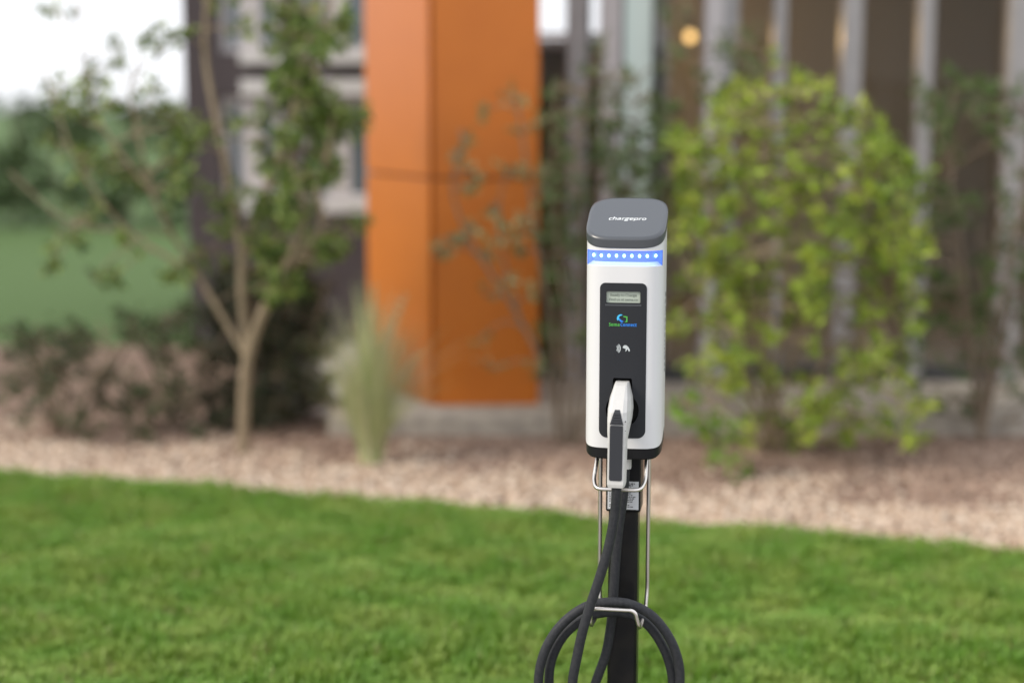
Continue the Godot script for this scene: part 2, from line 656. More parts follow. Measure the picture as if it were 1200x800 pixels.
	lettering("Find us at sema.co", 0.060, M.ink, screen, Transform3D(Basis.IDENTITY, Vector3(0, 1.2358, HA - 0.0032)), false, 1.0, 0.0, false)
	# socket pocket
	s = Shape.new()
	var mid := Vector2(0, 1.01)
	for k in hole.size():
		var a := hole[k]
		var b := hole[(k + 1) % hole.size()]
		var o := mid - (a + b) / 2.0
		s.flat4(Vector3(a.x, a.y, front_z(a.x) - 0.003), Vector3(b.x, b.y, front_z(b.x) - 0.003), Vector3(b.x, b.y, 0.050), Vector3(a.x, a.y, 0.050), Vector3(o.x, o.y, 0))
	fan(s, hole, 0.050)
	part("socket", s, M.socket, plate)
	# emblem: a blue swirl, a green open bracket, the maker's lettering below
	var ez := HA + 0.0017
	var em := slab_2d("emblem", arc_band(Vector2(-0.004, 1.1968), 0.0068, 0.0018, 70, 215, 0.0055), ez, M.print_cyan, plate)
	slab_2d("stroke", PackedVector2Array([Vector2(-0.0095, 1.1925), Vector2(-0.0035, 1.1875), Vector2(0.0015, 1.1895), Vector2(-0.0035, 1.1925), Vector2(-0.0075, 1.196)]), ez + 0.0002, M.print_blue, em)
	slab_2d("stroke", PackedVector2Array([Vector2(0.0005, 1.2015), Vector2(0.0095, 1.2005), Vector2(0.0095, 1.1885), Vector2(0.0035, 1.1880), Vector2(0.0068, 1.1910), Vector2(0.0070, 1.1980), Vector2(0.0010, 1.1992)]), ez + 0.0003, M.print_green, em)
	lettering("Sema", 0.0225, M.print_green, em, Transform3D(Basis.IDENTITY, Vector3(-0.0185, 1.1825, HA + 0.0014)), false, 1.1)
	lettering("Connect", 0.0345, M.print_blue, em, Transform3D(Basis.IDENTITY, Vector3(0.0118, 1.1825, HA + 0.0014)), false, 1.1)
	# card reader mark: three waves and a hand with a card
	var rm := slab_2d("reader_mark", arc_band(Vector2(-0.017, 1.1315), 0.006, 0.0016, -50, 50), ez, M.print_pale, plate)
	for k in 2:
		slab_2d("wave", arc_band(Vector2(-0.017, 1.1315), 0.009 + 0.003 * k, 0.0016, -48, 48), ez, M.print_pale, rm)
	slab_2d("hand", PackedVector2Array([Vector2(-0.0005, 1.1335), Vector2(0.0025, 1.1385), Vector2(0.0075, 1.1388), Vector2(0.0125, 1.1345), Vector2(0.0158, 1.1275), Vector2(0.0135, 1.1248), Vector2(0.0105, 1.1305), Vector2(0.0080, 1.1268), Vector2(0.0055, 1.1250), Vector2(0.0068, 1.1305), Vector2(0.0025, 1.1320)]), ez, M.print_pale, rm)
	for x in [-0.0165, 0.0165]:
		slab_2d("screw", arc_band(Vector2(x, 1.1165), 0.0006, 0.0012, 0, 359), ez - 0.0002, M.socket, plate)
	# lettering that runs down the side of the shell
	lettering("SemaConnect", 0.175, M.print_grey, station, Transform3D(Basis(Vector3.DOWN, Vector3.FORWARD, Vector3.RIGHT), Vector3(HA + 0.0002, 1.158, 0.0)), false, 1.0)

	# post, collar with its rating label, foot plate
	s = Shape.new()
	s.box(Vector3(-0.0325, 0.012, -0.0325), Vector3(0.0325, 0.93, 0.0325), 0.006)
	part("post", s, M.post, station)
	s = Shape.new()
	s.box(Vector3(-0.038, 0.762, -0.038), Vector3(0.038, 0.92, 0.038), 0.003)
	var collar := part("collar", s, M.black, station)
	var im := Image.create(256, 236, false, Image.FORMAT_RGB8)
	im.fill(Color(0.80, 0.81, 0.82))
	rng.seed = 77
	for row in 15:
		var y := 14 + row * 14
		if row in [4, 12]:
			continue
		var x := 14
		var stop := 236 - (rng.randi() % 60)
		while x < stop:
			var w := 5 + rng.randi() % 22
			im.fill_rect(Rect2i(x, y, w, 7 if row > 1 else 10), Color(0.22, 0.22, 0.24))
			x += w + 5
	var lm := StandardMaterial3D.new()
	lm.albedo_texture = ImageTexture.create_from_image(im)
	lm.roughness = 0.5
	s = Shape.new()
	s.flat4(Vector3(-0.034, 0.768, 0.0386), Vector3(0.034, 0.768, 0.0386), Vector3(0.034, 0.831, 0.0386), Vector3(-0.034, 0.831, 0.0386), Vector3.BACK)
	for p in s.v:
		s.u.append(Vector2((p.x + 0.034) / 0.068, (0.831 - p.y) / 0.063))
	var sticker := part("rating_label", s, lm, collar)
	sticker.set_meta("label", "white printed rating sticker below the head")
	s = Shape.new()
	s.tube(PackedVector3Array([Vector3(0.006, 0.90, 0.056), Vector3(0.006, 0.868, 0.056), Vector3(0.006, 0.864, 0.056)]), 0.0135, 0.0125, 16)
	part("cable_gland", s, M.plug_white, station)
	s = Shape.new()
	s.box(Vector3(-0.11, 0.004, -0.11), Vector3(0.11, 0.0125, 0.11), 0.002)
	var foot := part("foot_plate", s, M.post, station)
	for sx in [-1, 1]:
		for sz in [-1, 1]:
			s = Shape.new()
			s.tube(PackedVector3Array([Vector3(sx * 0.085, 0.0125, sz * 0.085), Vector3(sx * 0.085, 0.026, sz * 0.085)]), 0.009, 0.009, 6)
			part("bolt", s, M.steel, foot)

	# bent steel wire: the cradle below the head, and the long hook that carries the coil
	s = Shape.new()
	s.tube(round_corners([Vector3(-0.054, 0.905, 0.030), Vector3(-0.060, 0.845, 0.085), Vector3(-0.052, 0.831, 0.118), Vector3(0.044, 0.831, 0.118), Vector3(0.052, 0.845, 0.085), Vector3(0.050, 0.905, 0.030)], 0.014), 0.0043, 0.0043, 10)
	part("cradle", s, M.steel, station)
	s = Shape.new()
	s.tube(round_corners([Vector3(-0.054, 0.91, 0.0), Vector3(-0.054, 0.58, 0.0), Vector3(-0.050, 0.533, 0.012), Vector3(-0.060, 0.528, 0.128), Vector3(-0.060, 0.570, 0.134),
		Vector3(0.036, 0.570, 0.134), Vector3(0.046, 0.528, 0.128), Vector3(0.050, 0.533, 0.012), Vector3(0.053, 0.58, 0.0), Vector3(0.053, 0.91, 0.0)], 0.013), 0.0045, 0.0045, 10)
	part("cable_hook", s, M.steel, station)


func build_cable() -> void:
	# plug held in the socket, its cable coiled over the hook
	var t := station.transform
	var root := thing("charging_cable", "dark grey charging cable coiled on a steel hook, its white plug in the socket", "charging cable", t * Vector3(0, 0, 0.086), deg_to_rad(-11.0))
	var s := Shape.new()
	var rows := [
		[1.0605, 0.014, -0.015, 0.0090, 0.0140], [1.056, 0.028, -0.02, 0.0100, 0.0158], [1.030, 0.062, -0.02, 0.0110, 0.0225], [1.008, 0.084, -0.02, 0.0115, 0.0248],
		[0.988, 0.090, -0.005, 0.0145, 0.0244], [0.968, 0.092, 0.025, 0.0160, 0.0222], [0.948, 0.0935, 0.047, 0.0162, 0.0196],
		[0.900, 0.098, 0.055, 0.0162, 0.0192], [0.858, 0.1022, 0.061, 0.0162, 0.0192], [0.851, 0.101, 0.064, 0.0145, 0.0175]]
	var rings := []
	for r in rows:
		var d: float = r[1] - r[2]
		var h := [[r[3], r[1]], [lerp(r[3], r[4], 0.6), r[1] - d * 0.07], [r[4], r[1] - d * 0.38], [r[4], r[2] + d * 0.22], [r[4] * 0.7, r[2]]]
		var ring := []
		for k in 5:
			ring.append(Vector3(h[k][0], r[0], h[k][1]))
		for k in 5:
			ring.append(Vector3(-h[4 - k][0], r[0], h[4 - k][1]))
		rings.append(ring)
	for i in rings.size() - 1:
		for k in 10:
			var e := (k + 1) % 10
			var mid: Vector3 = (rings[i][k] + rings[i + 1][e]) / 2.0
			s.flat4(rings[i][k], rings[i][e], rings[i + 1][e], rings[i + 1][k], mid - Vector3(0, mid.y, (rows[i][1] + rows[i][2]) / 2.0))
	for k in 10:
		s.flat(rings[0][k], rings[0][(k + 1) % 10], Vector3(0, rows[0][0], 0), Vector3.UP)
		s.flat(rings[9][k], rings[9][(k + 1) % 10], Vector3(0, rows[9][0], 0.083), Vector3.DOWN)
	var body := part("plug", s, M.plug_white, root)
	body.set_meta("label", "white pistol shaped plug pushed into the socket")
	# nozzle in the socket
	s = Shape.new()
	s.tube(PackedVector3Array([Vector3(0, 0.9975, 0.02), Vector3(0, 0.9975, -0.03)]), 0.022, 0.022, 24)
	part("nozzle", s, M.black, body)
	# thumb button with ridges
	s = Shape.new()
	var prism := func(p: Array, depth: float, out: Shape) -> void:
		var front := []
		for q in p:
			front.append(Vector3(q.x, q.y, q.z + depth))
		for k in range(1, p.size() - 1):
			out.flat(front[0], front[k], front[k + 1], Vector3.BACK)
		var m := Vector3.ZERO
		for q in p:
			m += q / p.size()
		for k in p.size():
			var e := (k + 1) % p.size()
			out.flat4(p[k], p[e], front[e], front[k], (p[k] + p[e]) / 2.0 - m)
	prism.call([Vector3(-0.0050, 1.0135, 0.0785), Vector3(0.0050, 1.0135, 0.0785), Vector3(0.0070, 1.008, 0.084), Vector3(-0.0070, 1.008, 0.084)], 0.0030, s)
	prism.call([Vector3(-0.0070, 1.008, 0.084), Vector3(0.0070, 1.008, 0.084), Vector3(0.0140, 0.984, 0.0905), Vector3(-0.0140, 0.984, 0.0905)], 0.0030, s)
	for k in 4:
		var f := 0.15 + 0.22 * k
		var y: float = lerp(1.008, 0.984, f)
		var z: float = lerp(0.084, 0.0905, f) + 0.003
		var w: float = lerp(0.0070, 0.0140, f) - 0.002
		s.box(Vector3(-w, y - 0.001, z - 0.001), Vector3(w, y + 0.001, z + 0.0012), 0.0006)
	part("release_button", s, M.grip, body)
	# soft grip inlay
	s = Shape.new()
	var g := []
	for q in rounded(0.0135, 0.8665, 0.9815, 0.004, 0.002):
		g.append(Vector3(q.x, q.y, lerp(0.0925, 0.1017, (0.975 - q.y) / 0.112) - 0.0012))
	prism.call(g, 0.0025, s)
	part("grip", s, M.grip, body)
	for q in [[0.0185, 0.9905], [0.0178, 0.971]]:
		s = Shape.new()
		s.ball(Vector3(q[0], q[1], 0.0875), Vector3(0.0013, 0.0013, 0.0022), 8, 6)
		part("screw", s, M.black, body)
	# the cable: down from the plug, twice round the hook, up to the outlet under the head
	var from := root.transform * Vector3(0, 0.858, 0.083)
	var p := [from, root.transform * Vector3(0.0, 0.835, 0.084)]
	for q in [[720.5, 602, 0.160], [713.5, 640, 0.157], [703, 676, 0.155], [693, 706, 0.154], [684, 735, 0.153], [677, 766, 0.150], [671, 800, 0.146], [671, 836, 0.135], [690, 868, 0.12], [722, 882, 0.11], [764, 866, 0.10], [790, 832, 0.098], [797, 792, 0.098],
			[789, 756, 0.098], [768, 725, 0.098], [742, 709, 0.098], [716, 705.5, 0.098], [686, 711, 0.098], [657, 733, 0.098], [638, 764, 0.098], [631, 800, 0.098], [637, 838, 0.095], [664, 872, 0.09], [712, 888, 0.085],
			[757, 870, 0.078], [783, 836, 0.074], [788.5, 800, 0.073], [781, 766, 0.073], [763, 736, 0.073], [742, 721, 0.073], [715, 717, 0.073], [688, 723, 0.074], [662, 743, 0.074], [647, 771, 0.074], [643.5, 803, 0.073], [650, 836, 0.068], [668, 852, 0.06], [687, 836, 0.052], [698, 800, 0.048],
			[710, 766, 0.047], [715.5, 735, 0.047], [718.5, 705, 0.047], [721.5, 660, 0.047], [725, 620, 0.052], [730, 585, 0.056]]:
		p.append(at(q[0], q[1], 3.5 - q[2]))
	p.append(t * Vector3(0.006, 0.868, 0.056))
	var inv := root.transform.affine_inverse()
	var loc := []
	for q in p:
		loc.append(inv * q)
	s = Shape.new()
	s.tube(smooth_line(loc, 8), 0.0106, 0.0106, 16)
	part("cable", s, M.rubber, root)


# ---------------------------------------------------------------- planting
func random_dir() -> Vector3:
	var z := rng.randf_range(-1, 1)
	var a := rng.randf() * TAU
	return Vector3(sqrt(1 - z * z) * cos(a), z, sqrt(1 - z * z) * sin(a))


func nearest_on(lines: Array, p: Vector3) -> Vector3:
	var best := Vector3.ZERO
	var d := 1e9
	for l in lines:
		for q in l:
			var e: float = q.distance_squared_to(p) + max(0.0, q.y - p.y) * 0.3
			if e < d:
				d = e
				best = q
	return best


func plant(called: String, label: String, category: String, base: Vector3, stems: Array, clusters: Array, leaf: Vector2, tones: Array, bark: Material, stem_name := "stem", leaf_up := 0.3, group := "") -> Node3D:
	# stems: [points, thick, thin]; clusters: [centre, radius, leaves, optional tone]; all in world metres
	var root := thing(called, label, category, base, 0.0, group)
	var lines := []
	for st in stems:
		var loc := []
		for q in st[0]:
			loc.append(q - base)
		var line := smooth_line(loc, 6)
		lines.append(line)
		var s := Shape.new()
		s.tube(line, st[1], st[2], 8)
		part(stem_name, s, bark, root)
	var tw := Shape.new()
	var cr := Shape.new()
	for c in clusters:
		var mid: Vector3 = c[0] - base
		var r: float = c[1]
		var from := nearest_on(lines, mid)
		from = mid + (from - mid).limit_length(0.38)
		var bend := (from + mid) / 2.0 + Vector3(0, 0.03, 0) + random_dir() * 0.03
		tw.tube(smooth_line([from, bend, mid], 3), 0.006, 0.003, 5, false)
		var n_twigs: int = max(3, int(c[2]) / 14)
		var tips := []
		for k in n_twigs:
			var d := random_dir()
			d.y = d.y * 0.8 + 0.15
			var tip := mid + d * r * rng.randf_range(0.6, 1.05)
			tips.append([mid, tip])
			tw.tube(PackedVector3Array([mid, (mid + tip) / 2.0 + random_dir() * r * 0.08, tip]), 0.003, 0.0012, 4, false)
		for k in int(c[2]):
			var tp: Array = tips[rng.randi() % tips.size()]
			var f := rng.randf_range(0.15, 1.05)
			var p: Vector3 = tp[0].lerp(tp[1], f) + random_dir() * r * 0.16
			var d: Vector3 = ((tp[1] - tp[0]).normalized() * 0.6 + random_dir()).normalized()
			d.y -= 0.15
			var up := (Vector3.UP * leaf_up + random_dir()).normalized()
			var tone: Color = tones[rng.randi() % tones.size()]
			if c.size() > 3 and rng.randf() < 0.75:
				tone = c[3]
			var b := rng.randf_range(0.7, 1.3)
			var sz := rng.randf_range(0.45, 1.3)
			cr.tint = Color(tone.r * b, tone.g * b, tone.b * b)
			cr.leaf(p, d.normalized(), up, leaf.x * sz, leaf.y * sz * rng.randf_range(0.8, 1.15))
	part("branches", tw, bark, root)
	part("crown", cr, M.leaf, root)
	return root


func scatter(n: int, box: Array, depth: Vector2, r: Vector2, count: Vector2i) -> Array:
	# leaf clusters over a photo region, at the depths the plant fills
	var out := []
	for k in n:
		var x := rng.randf_range(box[0], box[2])
		var y := rng.randf_range(box[1], box[3])
		out.append([at(x, y, rng.randf_range(depth.x, depth.y)), rng.randf_range(r.x, r.y), rng.randi_range(count.x, count.y)])
	return out


func build_planting() -> void:
	rng.seed = 11
	# tree at the end of the bed, tan limbs
	var d := 7.45
	var base := on_ground(285, 533)
	var limb := func(pts: Array, r0: float, r1: float) -> Array:
		var o := []
		for q in pts:
			o.append(at(q[0], q[1], q[2]))
		return [o, r0, r1]
	var stems := [
		[[base, at(290, 420, d), at(325, 332, d - 0.1), at(352, 300, d - 0.1), at(376, 262, d - 0.1), at(372, 225, d - 0.1), at(384, 180, d), at(392, 120, d)], 0.030, 0.008],
		limb.call([[325, 332, d - 0.1], [346, 285, d - 0.2], [357, 243, d - 0.2], [340, 180, d - 0.2], [348, 100, d - 0.2], [368, 20, d - 0.2], [378, -40, d - 0.2]], 0.016, 0.007),
		limb.call([[290, 420, d], [285, 300, d], [330, 180, d + 0.1], [372, 70, d + 0.2], [392, -30, d + 0.2]], 0.022, 0.009),
		limb.call([[285, 300, d], [262, 180, d], [240, 60, d + 0.1], [250, -60, d]], 0.020, 0.008),
		limb.call([[290, 420, d], [230, 320, d + 0.1], [180, 230, d], [150, 100, d]], 0.016, 0.006),
		limb.call([[230, 320, d + 0.1], [150, 270, d + 0.1], [90, 190, d], [50, 80, d]], 0.011, 0.005),
		limb.call([[150, 270, d + 0.1], [80, 260, d], [10, 200, d]], 0.008, 0.004),
		limb.call([[180, 230, d], [110, 130, d + 0.1], [90, 20, d]], 0.009, 0.004)]
	var cl := []
	for q in [[345, 20, 30], [375, 60, 26], [350, 90, 30], [335, 50, 26], [365, 110, 30], [390, 130, 26], [408, 140, 20], [372, 150, 30], [345, 150, 26], [330, 190, 26], [350, 220, 22], [378, 205, 22], [345, 260, 26], [372, 290, 22], [390, 285, 16], [330, 290, 28], [352, 320, 22], [330, 120, 26], [390, 20, 12], [380, 185, 14], [330, 240, 26], [338, 340, 20], [402, 275, 8]]:
		for k in 4:
			cl.append([at(q[0] + rng.randf_range(-16, 16), q[1] + rng.randf_range(-18, 18), d + rng.randf_range(-0.35, 0.45)), rng.randf_range(0.07, 0.12), int(q[2] * 2.3)])
	cl.append_array(scatter(60, [60, -40, 320, 330], Vector2(d - 0.4, d + 0.5), Vector2(0.07, 0.13), Vector2i(26, 44)))
	plant("young_tree", "leafy young tree with tan limbs in front of the dark brick wall", "tree", base, stems, cl, Vector2(0.048, 0.026), [Color(0.12, 0.19, 0.03), Color(0.18, 0.25, 0.04), Color(0.06, 0.11, 0.02), Color(0.23, 0.28, 0.07)], M.tan_bark, "trunk")

	# dark low evergreen under that tree
	base = on_ground(318, 497)
	stems = []
	for k in 6:
		var a := rng.randf_range(-1, 1)
		stems.append([[base + Vector3(a * 0.05, 0, 0), base + Vector3(a * 0.25, 0.3, rng.randf_range(-0.2, 0.2)), base + Vector3(a * 0.45, 0.75, rng.randf_range(-0.25, 0.25))], 0.018, 0.006])
	cl = []
	for k in 190:
		var a := rng.randf() * TAU
		var hh := rng.randf()
		var rr: float = sqrt(rng.randf()) * lerp(0.36, 0.28, hh)
		cl.append([base + Vector3(cos(a) * rr, 0.05 + hh * 0.74, sin(a) * rr), rng.randf_range(0.07, 0.11), 70])
	plant("evergreen_shrub", "dense dark evergreen shrub under the tan limbed tree", "shrub", base, stems, cl, Vector2(0.045, 0.014), [Color(0.030, 0.045, 0.014), Color(0.045, 0.055, 0.018), Color(0.060, 0.045, 0.026), Color(0.022, 0.034, 0.012)], M.bark)
	for q in [[205, 505, 0.55], [70, 512, 0.5]]:
		base = on_ground(q[0], q[1])
		stems = []
		cl = []
		for k in 5:
			var a := rng.randf_range(-1, 1)
			stems.append([[base + Vector3(a * 0.05, 0, 0), base + Vector3(a * 0.2, 0.25, rng.randf_range(-0.2, 0.2)), base + Vector3(a * 0.4, q[2], rng.randf_range(-0.2, 0.2))], 0.015, 0.005])
		for k in 50:
			var a := rng.randf() * TAU
			var hh := rng.randf()
			var rr: float = sqrt(rng.randf()) * lerp(0.42, 0.25, hh)
			cl.append([base + Vector3(cos(a) * rr, 0.06 + hh * q[2], sin(a) * rr), rng.randf_range(0.08, 0.12), 40])
		plant("low_shrub", "low rounded green shrub at the foot of the brick wall" if q[0] > 100 else "broad low green shrub at the far end of the bed", "shrub", base, stems, cl, Vector2(0.040, 0.016), [Color(0.05, 0.08, 0.02), Color(0.07, 0.10, 0.03), Color(0.035, 0.06, 0.018)], M.bark)

	# clipped hedge far beyond the bed
	base = Vector3(-7.5, 0, -22.0)
	stems = []
	cl = []
	for k in 16:
		var x := -4.2 + 0.5 * k
		stems.append([[base + Vector3(x, 0, 0), base + Vector3(x + 0.05, 0.6, 0.05), base + Vector3(x, 1.3, 0)], 0.03, 0.01])
	for k in 420:
		cl.append([base + Vector3(rng.randf_range(-4.5, 3.8), rng.randf_range(0.1, 1.7), rng.randf_range(-0.5, 0.5)), rng.randf_range(0.16, 0.26), 40])
	plant("hedge", "long clipped green hedge standing far beyond the brick building", "hedge", base, stems, cl, Vector2(0.10, 0.06), [Color(0.06, 0.10, 0.025), Color(0.08, 0.13, 0.03), Color(0.04, 0.07, 0.02)], M.bark)

	# airy shrub in front of the column and the entrance: thin grey stems, sparse dull leaves
	base = on_ground(655, 523)
	d = 7.65
	stems = [
		[[base, at(645, 450, d), at(610, 375, d - 0.05), at(575, 320, d - 0.1), at(545, 270, d - 0.1), at(530, 215, d - 0.1), at(545, 160, d - 0.1)], 0.013, 0.004],
		[[base, at(650, 400, d), at(632, 300, d), at(618, 200, d), at(605, 110, d)], 0.012, 0.004],
		[[base + Vector3(0.04, 0, 0.02), at(662, 400, d), at(655, 300, d + 0.1), at(648, 180, d + 0.1), at(655, 90, d + 0.1)], 0.011, 0.004],
		[[base + Vector3(0.06, 0, 0), at(680, 380, d + 0.2), at(684, 280, d + 0.2), at(676, 180, d + 0.2), at(690, 90, d + 0.2)], 0.012, 0.004],
		[[base + Vector3(0.08, 0, -0.03), at(700, 400, d + 0.3), at(722, 300, d + 0.3), at(740, 200, d + 0.3), at(745, 100, d + 0.3)], 0.012, 0.004],
		[[base + Vector3(0.08, 0, 0.03), at(720, 400, d + 0.1), at(752, 310, d + 0.1), at(785, 220, d + 0.2), at(800, 110, d + 0.2)], 0.012, 0.004],
		limb.call([[785, 220, d + 0.2], [812, 130, d + 0.2], [820, 50, d + 0.2], [805, -10, d + 0.2]], 0.006, 0.003),
		limb.call([[752, 310, d + 0.1], [815, 200, d + 0.2], [855, 110, d + 0.2], [872, 20, d + 0.2]], 0.007, 0.003),
		limb.call([[610, 375, d - 0.05], [590, 300, d - 0.05], [585, 240, d - 0.05], [598, 190, d - 0.05]], 0.006, 0.003)]
	cl = []
	var dull := Color(0.30, 0.30, 0.14)
	for q in [[540, 180, 20], [566, 132, 16], [604, 118, 14], [546, 222, 20], [558, 205, 14], [603, 206, 18], [575, 245, 14], [530, 285, 20], [520, 278, 12], [555, 268, 16], [548, 162, 10], [612, 155, 12], [590, 280, 14], [620, 250, 16], [610, 300, 18], [574, 300, 14], [600, 330, 12], [622, 345, 14], [568, 345, 8], [510, 300, 10], [577, 430, 7], [628, 200, 14], [615, 270, 12], [590, 265, 10], [563, 395, 6]]:
		cl.append([at(q[0], q[1], d + rng.randf_range(-0.2, 0.1)), rng.randf_range(0.07, 0.10), int(q[2] * 2.6), dull])
	for q in [[648, 150, 20], [650, 210, 26], [640, 280, 26], [655, 330, 26], [672, 240, 28], [680, 290, 26], [700, 160, 26], [690, 120, 16], [706, 190, 26], [722, 140, 20], [735, 180, 30], [752, 150, 26], [760, 195, 30], [775, 170, 24], [790, 130, 18], [745, 230, 20], [770, 240, 26], [790, 205, 26], [730, 100, 14], [660, 180, 22], [668, 350, 18], [650, 390, 16], [685, 390, 10], [785, 300, 20], [790, 260, 20], [645, 240, 18], [714, 215, 24], [770, 120, 14], [700, 60, 6], [785, 70, 8], [640, 430, 10], [788, 22, 10], [850, 62, 14], [868, 40, 14], [866, 100, 16], [845, 112, 14], [880, 75, 14], [828, 95, 10], [700, 100, 10], [655, 120, 12]]:
		for k in 4:
			cl.append([at(q[0] + rng.randf_range(-12, 12), q[1] + rng.randf_range(-16, 16), d + rng.randf_range(-0.1, 0.5)), rng.randf_range(0.06, 0.10), int(q[2] * 1.6)])
	plant("airy_shrub", "tall sparse shrub with thin stems reaching in front of the orange column", "shrub", base, stems, cl, Vector2(0.034, 0.017), [Color(0.10, 0.17, 0.04), Color(0.13, 0.20, 0.06), Color(0.06, 0.11, 0.03), Color(0.11, 0.14, 0.05)], M.bark)

	# bright yellow green shrub beside the station
	base = on_ground(905, 532)
	d = 7.3
	stems = []
	for q in [[800, 470], [812, 330], [830, 220], [860, 150], [900, 60], [950, 120], [1000, 220], [1040, 350], [870, 300], [845, 400]]:
		var tip := at(q[0], q[1], d + rng.randf_range(-0.4, 0.3))
		stems.append([[base + Vector3(rng.randf_range(-0.08, 0.08), 0, rng.randf_range(-0.08, 0.08)), base.lerp(tip, 0.5) + Vector3(0, 0.12, 0), tip], 0.012, 0.004])
	cl = []
	var lime := Color(0.36, 0.43, 0.05)
	for q in [[805, 172, 20], [815, 185, 20], [840, 170, 20], [850, 130, 18], [868, 110, 16], [862, 200, 26], [830, 220, 24], [810, 240, 18], [850, 250, 26], [795, 275, 12], [835, 290, 26], [865, 290, 26], [815, 330, 14], [850, 340, 26], [835, 375, 24], [868, 370, 24], [800, 385, 10], [852, 415, 26], [860, 450, 18], [825, 440, 12], [840, 130, 8], [800, 205, 14], [822, 265, 18], [845, 310, 20], [868, 330, 20]]:
		for k in 4:
			cl.append([at(q[0] + rng.randf_range(-13, 13), q[1] + rng.randf_range(-12, 12), d + rng.randf_range(-0.35, 0.5)), rng.randf_range(0.05, 0.10), int(q[2] * 1.9), [lime, Color(0.30, 0.40, 0.045), Color(0.22, 0.32, 0.035)][rng.randi() % 3]])
	for q in [[800, 468, 20], [812, 490, 24], [825, 512, 18], [845, 520, 20], [858, 545, 16], [862, 575, 14], [795, 485, 12], [838, 490, 14], [866, 515, 18], [815, 468, 14], [835, 535, 12], [870, 560, 14], [872, 590, 10], [850, 500, 16]]:
		cl.append([at(q[0], q[1], 6.9 + rng.randf_range(-0.1, 0.2)), 0.06, int(q[2] * 1.4), Color(0.17, 0.32, 0.025)])
	for k in 230:
		var x := rng.randf_range(868, 1075)
		var top: float = 60 + abs(x - 930) * 0.8
		cl.append([at(x, rng.randf_range(top, 520), d + rng.randf_range(-0.45, 0.4)), rng.randf_range(0.05, 0.10), 30, [lime, Color(0.30, 0.40, 0.045), Color(0.22, 0.32, 0.035)][rng.randi() % 3]])
	plant("bright_shrub", "large yellow green leafy shrub at the edge of the gravel", "shrub", base, stems, cl, Vector2(0.046, 0.024), [Color(0.28, 0.35, 0.04), Color(0.18, 0.28, 0.03), Color(0.10, 0.16, 0.022), Color(0.30, 0.31, 0.06)], M.tan_bark)
	base = on_ground(1150, 520)
	d = 7.9
	stems = []
	cl = []
	for k in 7:
		var tip := at(rng.randf_range(1080, 1230), rng.randf_range(100, 350), d + rng.randf_range(-0.3, 0.3))
		stems.append([[base, base.lerp(tip, 0.5) + Vector3(0, 0.1, 0), tip], 0.012, 0.004])
	cl.append_array(scatter(120, [1060, 90, 1250, 500], Vector2(d - 0.4, d + 0.4), Vector2(0.07, 0.11), Vector2i(26, 36)))
	plant("green_shrub", "upright mid green shrub standing against the glazed front", "shrub", base, stems, cl, Vector2(0.042, 0.02), [Color(0.08, 0.14, 0.03), Color(0.11, 0.18, 0.04), Color(0.05, 0.09, 0.02)], M.bark)

	# clump of upright feathery grass
	base = on_ground(435, 545)
	var root := thing("ornamental_grass", "upright clump of feathery pale grass in the gravel", "grass clump", base)
	var bl := Shape.new()
	var pl := Shape.new()
	for k in 900:
		var a := rng.randf() * TAU
		var lean := pow(rng.randf(), 1.2) * 0.44 if k % 4 else rng.randf_range(0.35, 0.8)
		var h := rng.randf_range(0.38, 0.92) * (1.0 - lean * 0.35)
		var p0 := Vector3(cos(a), 0, sin(a)) * sqrt(rng.randf()) * 0.05
		var dir := Vector3(cos(a), 0, sin(a))
		var tone := [Color(0.42, 0.48, 0.21), Color(0.55, 0.56, 0.29), Color(0.32, 0.39, 0.16), Color(0.64, 0.58, 0.37)][rng.randi() % 4] as Color
		bl.tint = tone
		var w := rng.randf_range(0.002, 0.0038)
		var side := Vector3(-dir.z, 0, dir.x).rotated(Vector3.UP, rng.randf_range(-1, 1)) * w
		var prev := p0
		for q in 5:
			var f := (q + 1) / 5.0
			var nx := p0 + Vector3(0, h * (f - lean * 0.35 * f * f), 0) + dir * h * lean * f * f
			var ww := 1.0 - f * 0.85
			var w0 := 1.0 - (f - 0.2) * 0.85
			bl.flat4(prev - side * w0, prev + side * w0, nx + side * ww, nx - side * ww, dir + Vector3.UP * 0.3)
			prev = nx
	for q in [[437, 350], [445, 362], [430, 368], [468, 352], [461, 375], [476, 345], [392, 400], [385, 420], [412, 378], [452, 385], [424, 392], [470, 400], [480, 430], [440, 335], [402, 440], [489, 415]]:
		var tip := at(q[0], q[1], 7.29 + rng.randf_range(-0.12, 0.12)) - base
		var mid := Vector3(tip.x * 0.35, tip.y * 0.6, tip.z * 0.35)
		var line := smooth_line([Vector3(tip.x * 0.06, 0, tip.z * 0.06), mid, tip], 8)
		pl.tint = Color(0.30, 0.27, 0.15)
		pl.tube(line, 0.0022, 0.0014, 5)
		for k in 90:
			var f := rng.randf()
			var p := line[int(lerp(9.0, 15.9, f))]
			pl.tint = Color(0.55, 0.47, 0.29) * rng.randf_range(0.8, 1.15)
			pl.leaf(p, ((tip - mid).normalized() + random_dir() * 0.4).normalized(), random_dir(), 0.030, 0.005)
	part("foliage", bl, M.blade, root)
	part("plumes", pl, M.blade, root)


# ---------------------------------------------------------------- ground
func lawn_edge(x: float) -> float:
	return -6.385 + (x + 0.04) * 0.309 + 0.02 * sin(x * 5.0) + 0.10 * exp(-pow((x - 0.16) / 0.12, 2.0)) * -0.35


